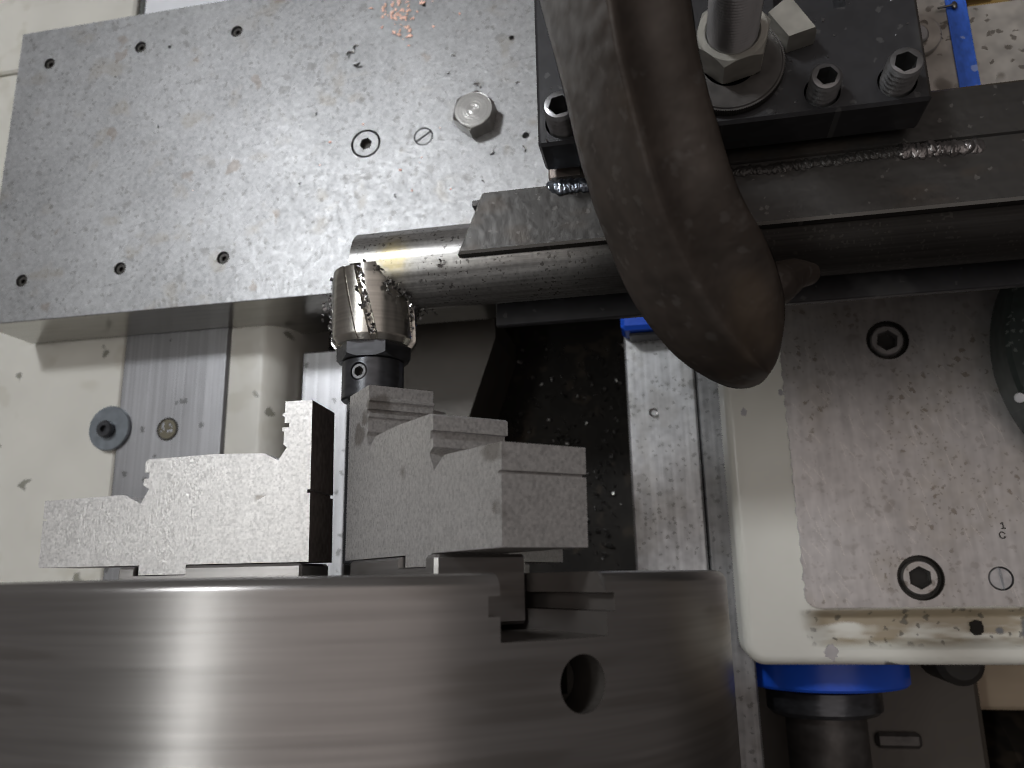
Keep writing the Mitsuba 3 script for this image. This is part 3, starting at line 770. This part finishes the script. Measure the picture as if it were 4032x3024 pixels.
put(ch, 'shank_end', tri(box(-0.03245, -0.0215, 0.1262, 0.1405, 0.1512, 0.16785, 0.0006)), 'm_ground_end', label='bright ground patch on the shank end')
put(ch, 'weld_bead', tri(lumps([at(2170, 738, 0.1675), at(2195, 735, 0.1690), at(2290, 728, 0.1690), at(2420, 718, 0.1685)], 0.0024, 1)), 'm_weld_blue', smooth=35, label='blue tinted weld bead at the shank end')
put(ch, 'weld_bead', tri(lumps([at(2700, 690, 0.1678), at(3000, 672, 0.1680), at(3300, 632, 0.1680), at(3530, 600, 0.1680)], 0.0019, 2)), 'm_scale', smooth=35)
put(ch, 'weld_bead', tri(lumps([at(3545, 600, 0.1682), at(3700, 588, 0.1682), at(3850, 580, 0.1678)], 0.0026, 3)), 'm_weld', smooth=35, label='coarse bright weld bead between shank and channel')

# ------------------------------------------------------------------ chuck with its jaws
ck = thing('chuck', 'large round steel lathe chuck filling the lower left', 'chuck')
ZA, CRAD, YF = 0.150, 0.1130, 0.0011
body = lathe([[0, 0], [CRAD - 0.0003, 0], [CRAD, 0.0003], [CRAD, 0.1095], [CRAD - 0.0006, 0.1109], [CRAD - 0.0016, 0.1119], [CRAD - 0.0030, 0.1123], [0, 0.1123]], 360)
body = frame(body, [CXA, YF - 0.1123, ZA], [0, 1, 0])
angles = [176, 49, 292]


def radial(a):
    a = math.radians(a)
    return np.array([math.cos(a), 0, math.sin(a)])


def jaw_frame(m, a):
    """a mesh made with x = radial, y = the spindle axis, z = across the jaw"""
    e = radial(a)
    n = np.array([e[2], 0, -e[0]])          # across
    return m.transform(np.c_[e, [0, 1, 0], np.cross(e, [0, 1, 0]), [CXA, 0, ZA]])


for a in angles:
    body = body - jaw_frame(box(0.010, 0.2, YF - 0.0135, 0.05, -0.0130, 0.0130, 0.0002), a)
    body = body - jaw_frame(box(0.010, 0.2, YF - 0.0085, YF - 0.0045, -0.0155, 0.0155, 0.0002), a)
body = body - frame(cyl(0.022, -0.05, 0.05, 64), [CXA, YF, ZA], [0, 1, 0])
for a in (46, 172, 289):
    body = body - frame(cyl(0.0058, CRAD - 0.03, CRAD + 0.02, 40, 0.0002), [CXA, -0.0213, ZA], radial(a))
bm = tri(body)
bc = bm.triangles_center - np.array([CXA, 0, ZA])
br = np.hypot(bm.triangles[:, :, 0] - CXA, bm.triangles[:, :, 2] - ZA).min(1)
inner = ((br < CRAD - 0.0036) & (bm.triangles[:, :, 1].min(1) < YF - 0.0003)) & ~((br < 1e-9) | (bm.triangles[:, :, 1].max(1) < -0.10))
put(ck, 'body', bm.submesh([np.where(~inner)[0]], append=True), 'm_chuck', smooth=25)
wall = np.zeros(len(br), bool)
for a in angles:
    e = radial(a); wall |= np.abs(bm.face_normals @ np.array([e[2], 0, -e[0]])) > 0.99
wall &= inner & (bm.triangles_center[:, 1] > -0.0140)
put(ck, 'jaw_slots', bm.submesh([np.where(inner & ~wall)[0]], append=True), 'm_slot_shade', label='slots and key holes cut in the chuck body, shade painted into their colour')
put(ck, 'slot_walls', bm.submesh([np.where(wall)[0]], append=True), 'm_slot_wall', label='side walls of the jaw slots, darkened less than the floors')
put(ck, 'scroll', tri(frame(cyl(0.105, 0, 0.02, 96), [CXA, YF - 0.034, ZA], [0, 1, 0]) - frame(cyl(0.0225, -0.1, 0.1, 64), [CXA, 0, ZA], [0, 1, 0])) if False else tri(frame(cyl(0.0225, 0, 0.03, 64), [CXA, YF - 0.045, ZA], [0, 1, 0])), 'm_socket')
for a in (46, 172, 289):
    put(ck, 'key_hole', tri(frame(cyl(0.0054, CRAD - 0.0265, CRAD - 0.010, 32) - ext([(-.0032, -.0032), (.0032, -.0032), (.0032, .0032), (-.0032, .0032)], CRAD - 0.02, CRAD), [CXA, -0.0213, ZA], radial(a))), 'm_socket')
# top jaw outline, (radius, axial) in mm
JP = [(16.4, 6.2), (57.6, 6.2), (57.6, 3.1), (73.9, 3.1), (73.9, 6.2), (109.4, 6.2), (109.9, 28.2), (82.5, 29.3), (81.0, 29.2), (75.1, 26.2), (74.0, 28.6), (72.6, 31.0), (74.8, 32.3), (74.7, 40.3), (73.6, 41.0),
      (51.0, 41.9), (33.2, 41.6), (28.2, 39.0), (25.4, 43.2), (26.6, 44.2), (26.6, 48.4), (27.3, 48.8), (27.3, 49.8), (26.6, 50.2), (26.6, 53.5), (27.4, 53.9), (27.4, 54.6), (26.6, 55.0), (26.7, 58.8), (17.3, 58.8)]
JP = [(r / 1000, y / 1000) for r, y in JP]
JW = 0.0108
for a, lb in zip(angles, ('left chuck jaw, speckled and bright, its stepped side showing', 'upper chuck jaw nearest the viewer, plain grey', 'lower chuck jaw on the far side')):
    jp = [(0.0085 if r < 0.018 and a == 49 else r, y) for r, y in JP]
    jm = ext(jp, -JW, JW)
    # gripping serrations across the step faces
    for r, y0, y1 in ((0.0752, 0.0345, 0.0366), (0.1104, 0.0215, 0.0222), (0.0272, 0.0500, 0.0514)):
        jm = jm - box(r - 0.0022, r + 0.002, y0, y1, -0.03, 0.03, 0.0001)
    if a != 49: jm = jm - box(-0.001, 0.0178, 0.028, 0.0292, -0.03, 0.03, 0.0001)
    pm = tri(jaw_frame(jm, a))
    tip = (pm.triangles_center - np.array([CXA, 0, ZA])) @ radial(a) < 0.0179
    tip &= (pm.face_normals @ radial(a)) < -0.9
    key = put(ck, 'top_jaw', pm.submesh([np.where(~tip)[0]], append=True), 'm_jaw', label=lb)
    put(key, 'tip_face', pm.submesh([np.where(tip)[0]], append=True), 'm_jaw_shade')
    mj = jaw_frame(box(0.018, 0.080, -0.0110, 0.0058, -0.0125, 0.0125, 0.0008) - box(0.0566, 0.0746, 0.0028, 0.02, -0.03, 0.03, 0.0002), a)
    put(ck, 'master_jaw', tri(mj), 'm_chuck')

# ------------------------------------------------------------------ annular cutter on its arbor
cu = thing('annular_cutter', 'golden steel annular cutter with spiral flutes on a black arbor', 'cutter')
na, nyy = 720, 90
th = np.arange(na) * 2 * np.pi / na
yy = np.linspace(0.0785, 0.1052, nyy)


def cut_r(TH, YYY):
    RR = 0.0149
    rr = np.full_like(TH, RR)
    nf = 5
    ph = ((TH - 1.33 + (YYY - 0.092) * -17.0) * nf / (2 * np.pi)) % 1.0      # spiral
    w = np.clip((YYY - 0.080) / 0.025, 0, 1)
    groove = (ph < 0.16)
    depth = 0.0026 * np.clip(ph / 0.03, 0, 1) * np.clip((0.16 - ph) / 0.02, 0, 1)
    rr -= np.where(groove, depth, 0)
    flat = (ph >= 0.16) & (ph < 0.40)
    rr -= np.where(flat, 0.0007, 0)
    top = np.clip((YYY - 0.1018) / 0.0034, 0, 1)
    rr -= np.where(ph < 0.16, top * 0.002, top * 0.0003)
    rr -= 0.0014 * np.clip((0.0805 - YYY) / 0.0020, 0, 1)
    return rr


TH, YYY = np.meshgrid(th, yy, indexing='ij')
RRR = cut_r(TH, YYY)
v = np.stack([CXA + RRR * np.cos(TH), YYY, ZA + RRR * np.sin(TH)], -1).reshape(-1, 3)
i, j = np.meshgrid(np.arange(na), np.arange(nyy - 1), indexing='ij')
a = i * nyy + j; b = ((i + 1) % na) * nyy + j
f = np.vstack([np.stack([a, a + 1, b + 1], -1).reshape(-1, 3), np.stack([a, b + 1, b], -1).reshape(-1, 3)])
ri = np.arange(na)
n0 = len(v)
v = np.vstack([v, np.c_[CXA + 0.0112 * np.cos(th), np.full(na, 0.1045), ZA + 0.0112 * np.sin(th)], [[CXA, 0.098, ZA], [CXA, 0.0785, ZA]]])
nx_ = (ri + 1) % na
f = np.vstack([f, np.stack([ri * nyy + nyy - 1, n0 + ri, n0 + nx_], -1), np.stack([ri * nyy + nyy - 1, n0 + nx_, nx_ * nyy + nyy - 1], -1), np.stack([n0 + ri, 0 * ri + n0 + na, n0 + nx_], -1), np.stack([ri * nyy, nx_ * nyy, 0 * ri + n0 + na + 1], -1)])
put(cu, 'cutter_body', trimesh.Trimesh(v, f, process=False), 'm_cutter', smooth=28, label='golden fluted cutter body')
hexc = ext(ring(0.0131, 6, math.radians(8)), 0, 0.0052) ^ lathe([[0, 0], [0.0118, 0], [0.0131, 0.0012], [0.0131, 0.0052], [0, 0.0052]], 64)
put(cu, 'hex_collar', tri(frame(hexc, [CXA, 0.0733, ZA], [0, 1, 0])), 'm_oxide', smooth=15)
arb = frame(cyl(0.0106, 0, 0.014, 96, 0.0006), [CXA, 0.0595, ZA], [0, 1, 0])
sdir = np.array([-0.12, 0, 1.0]); sdir /= np.linalg.norm(sdir)
sc_c = np.array([CXA, 0.0682, ZA])
arb = arb - frame(cyl(0.0031, 0.006, 0.02, 40, 0.0001), sc_c, sdir)
put(cu, 'arbor', tri(arb), 'm_oxide', smooth=30)
g = cyl(0.0028, 0.005, 0.0102, 40, 0.0003) - ext(ring(0.0018, 6, 0.3), 0.0068, 0.02)
put(cu, 'socket_shade', tri(frame(ext(ring(0.0018, 6, 0.3), 0.0066, 0.0072), sc_c, sdir)), 'm_dark')
put(cu, 'set_screw', tri(frame(g, sc_c, sdir)), 'm_screw', smooth=30)
put(cu, 'shank', tri(frame(cyl(0.0084, 0, 0.054, 80, 0.0006), [CXA, 0.0052, ZA], [0, 1, 0])), 'm_oxide', smooth=30)

# swarf clinging to the cutter and the notch
rg = np.random.default_rng(33)


def shards(points, smin, smax, rgs):
    out = []
    for p in points:
        s = rgs.uniform(smin, smax)
        n = 5
        w = s * rgs.uniform(0.25, 0.5)
        tt = np.linspace(0, rgs.uniform(0.8, 2.6), n)
        rr = s / max(tt[-1], 0.5)
        c1 = np.c_[rr * np.sin(tt), np.full(n, -w), rr * (1 - np.cos(tt))]
        c2 = c1 + [0, 2 * w, 0]
        c3, c4 = c2 + [0, 0, s * 0.10], c1 + [0, 0, s * 0.10]
        vv = np.vstack([c1, c2, c3, c4]); ff = []
        for i in range(n - 1):
            for k in range(4):
                a, b = k * n + i, ((k + 1) % 4) * n + i
                ff += [[a, b + 1, b], [a, a + 1, b + 1]]
        ff += [[0, n, 2 * n], [0, 2 * n, 3 * n], [n - 1, 3 * n - 1, 2 * n - 1], [n - 1, 4 * n - 1, 3 * n - 1]]
        q = trimesh.Trimesh(vv, ff, process=False)
        q.apply_transform(trimesh.transformations.random_rotation_matrix(rgs.random(3)))
        q.apply_translation(p); out.append(q)
    return trimesh.util.concatenate(out)


pts = []
for i in range(210):
    y = rg.uniform(0.0800, 0.1045)
    fl_ = rg.choice([0, 1, 2, 3, 4], p=[.24, .38, .14, .05, .19])
    t_ = 1.33 + (y - 0.092) * 17.0 + (fl_ + rg.uniform(0.0, 0.17)) * 2 * np.pi / 5
    if math.sin(t_) < -0.35: continue
    r = 0.0150 - rg.uniform(0.0, 0.002)
    pts.append([CXA + r * math.cos(t_), y, ZA + r * math.sin(t_)])
for i in range(34):       # right silhouette clump and left clump
    y = 0.0925 + rg.normal(0, 0.0025); pts.append([CXA + 0.0152 + rg.normal(0, .0006), y, ZA + 0.002 + rg.normal(0, 0.003)])
for i in range(44):
    y = 0.0935 + rg.normal(0, 0.0030); pts.append([CXA - 0.0152 + rg.normal(0, .0008), y, ZA + 0.003 + rg.normal(0, 0.003)])
sw = thing('cutter_swarf', 'glittering fresh steel swarf clinging to the flutes of the cutter', 'swarf', kind='stuff')
put(sw, None, shards(pts, 0.0006, 0.0019, rg), 'm_swarf')
pts = []
for px, py, z, n, s in ((1560, 1130, 0.163, 10, 2), (1590, 1150, 0.161, 9, 2), (1612, 1165, 0.158, 6, 1.2), (1530, 1110, 0.164, 10, 1.6), (1668, 1220, 0.146, 26, 3.0), (1660, 1205, 0.150, 14, 2.5), (1740, 1022, 0.1645, 3, .8), (1450, 1020, 0.1645, 2, .8), (1492, 1055, 0.1645, 5, 1.6)):
    for i in range(n):
        pts.append(at(px + rg.normal(0, 6 * s), py + rg.normal(0, 5 * s), z) + rg.normal(0, 0.0006, 3))
sw = thing('notch_swarf', 'dark oily swarf stuck along the notch of the steel tube', 'swarf', kind='stuff')
put(sw, None, shards(pts, 0.0007, 0.0018, rg), 'm_chip')
# oil drops on the tube
for px, py, r in ((1527, 1062, 0.0011), (1600, 1122, 0.0009)):
    pass
# old chips in the dark bed gap
pts = []
for i in range(420):
    px, py = rg.uniform(1850, 2450), rg.uniform(1350, 2230)
    pts.append(at(px, py, -0.129) + [0, 0, rg.uniform(0.0005, 0.002)])
sw = thing('old_chips', 'old dirty chips and grit lying deep in the dark bed gap', 'swarf', kind='stuff')
put(sw, None, shards(pts, 0.001, 0.0035, rg), 'm_chip')

# ------------------------------------------------------------------ C-clamp
cp = thing('clamp', 'heavy dark cast iron clamp frame curving over the tube and tool bar', 'clamp')
S = [  # left edge, ridge, right edge in the photograph, and their heights
    ((2060, -260), (2330, -260), (2695, -260), .232, .262, .250),
    ((2085, -130), (2362, -130), (2715, -130), .231, .259, .247),
    ((2117, 0), (2389, 0), (2732, 0), .229, .256, .244),
    ((2163, 167), (2420, 181), (2760, 181), .227, .252, .240),
    ((2202, 320), (2452, 320), (2792, 320), .224, .248, .236),
    ((2242, 500), (2497, 490), (2843, 495), .220, .243, .231),
    ((2312, 750), (2562, 725), (2925, 745), .214, .236, .224),
    ((2382, 950), (2630, 910), (3003, 885), .208, .229, .217),
    ((2470, 1155), (2712, 1075), (3050, 985), .202, .222, .211),
    ((2575, 1310), (2795, 1215), (3082, 1085), .198, .216, .206),
    ((2686, 1425), (2872, 1320), (3098, 1185), .194, .211, .202),
    ((2800, 1490), (2938, 1393), (3094, 1275), .191, .206, .198),
    ((2895, 1520), (2985, 1440), (3082, 1345), .189, .202, .195),
    ((2962, 1518), (3015, 1462), (3066, 1405), .187, .198, .192),
    ((3005, 1500), (3028, 1472), (3050, 1440), .186, .194, .190)]
stations = []
for L, A, Rr, zl, za_, zr in S:
    l, a, r = at(*L, zl), at(*A, za_), at(*Rr, zr)
    stations.append((l, a, r))
ST = np.array([np.concatenate(s) for s in stations])
from scipy.interpolate import CubicSpline
par = np.r_[0, np.cumsum(np.linalg.norm(np.diff(ST[:, 3:6], axis=0), axis=1))]
cspl = CubicSpline(par, ST)
uu = np.linspace(0, par[-1], 150)
rings = []
for u in uu:
    s = cspl(u); l, a, r = s[:3], s[3:6], s[6:9]
    w = np.linalg.norm(r - l)
    dep = np.array([0, 0, 0.016 * min(1, w / 0.02)])
    pts = []
    # left face: slightly convex with a rounded ridge; right face: hollow
    for q in np.linspace(0, 1, 9):
        pts.append(l + (a - l) * q + np.array([0, 0, 0.0012 * math.sin(math.pi * q)]))
    for q in np.linspace(0, 1, 17)[1:]:
        pts.append(a + (r - a) * q + np.array([0, 0, -0.0024 * math.sin(math.pi * min(q / 0.62, 1)) ** 1.2 + 0.0012 * (math.sin(math.pi * max(q - 0.62, 0) / 0.38) if q > 0.62 else 0)]))
    dn = 0.010 * min(1, w / 0.02)
    pts.append(r - [0, 0, dn]); pts.append(r * 0.75 + l * 0.25 - dep); pts.append(r * 0.25 + l * 0.75 - dep * 1.0); pts.append(l - [0, 0, dn * 0.7])
    rings.append(pts)
rings = np.array(rings)
# soften the section corners
for _ in range(1):
    rings = 0.5 * rings + 0.25 * (np.roll(rings, 1, 1) + np.roll(rings, -1, 1))
nr, npnt = rings.shape[:2]
nz = meshkit.fbm(rings.reshape(-1, 3) * 170, 3, 5) - 0.5
nz2 = meshkit.fbm(rings.reshape(-1, 3) * 480, 2, 9) - 0.5
cen = rings.mean(1, keepdims=True)
dirs = rings - cen; dirs /= np.linalg.norm(dirs, axis=2, keepdims=True)
rings = rings + dirs * (0.00030 * nz + 0.00012 * nz2).reshape(nr, npnt, 1)
v = rings.reshape(-1, 3)
i, j = np.meshgrid(np.arange(nr - 1), np.arange(npnt), indexing='ij')
a, b = i * npnt + j, i * npnt + (j + 1) % npnt
f = np.vstack([np.stack([a, b, b + npnt], -1).reshape(-1, 3), np.stack([a, b + npnt, a + npnt], -1).reshape(-1, 3)])
n0 = len(v); v = np.vstack([v, rings[0].mean(0), rings[-1].mean(0)])
k = np.arange(npnt)
f = np.vstack([f, np.stack([(k + 1) % npnt, k, 0 * k + n0], -1), np.stack([(nr - 1) * npnt + k, (nr - 1) * npnt + (k + 1) % npnt, 0 * k + n0 + 1], -1)])
fm = trimesh.Trimesh(v, f, process=False); fm.fix_normals()
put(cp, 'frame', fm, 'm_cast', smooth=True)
p0, p1, p2 = at(3050, 1120, 0.184), at(3125, 1080, 0.174), at(3178, 1078, 0.1685)
fo_ = hull(np.vstack([m3.Manifold.sphere(r, 32).translate(p.tolist()).to_mesh().vert_properties[:, :3] for p, r in ((p0, .0062), (p1, .0046))])) + \
      hull(np.vstack([m3.Manifold.sphere(r, 32).translate(p.tolist()).to_mesh().vert_properties[:, :3] for p, r in ((p1, .0045), (p2, .0036))]))
fq = tri(fo_.refine_to_length(0.0012)); fq.vertices += (fq.vertices - fq.vertices.mean(0)) * (0.12 * (meshkit.fbm(fq.vertices * 400, 3) - 0.5))[:, None]
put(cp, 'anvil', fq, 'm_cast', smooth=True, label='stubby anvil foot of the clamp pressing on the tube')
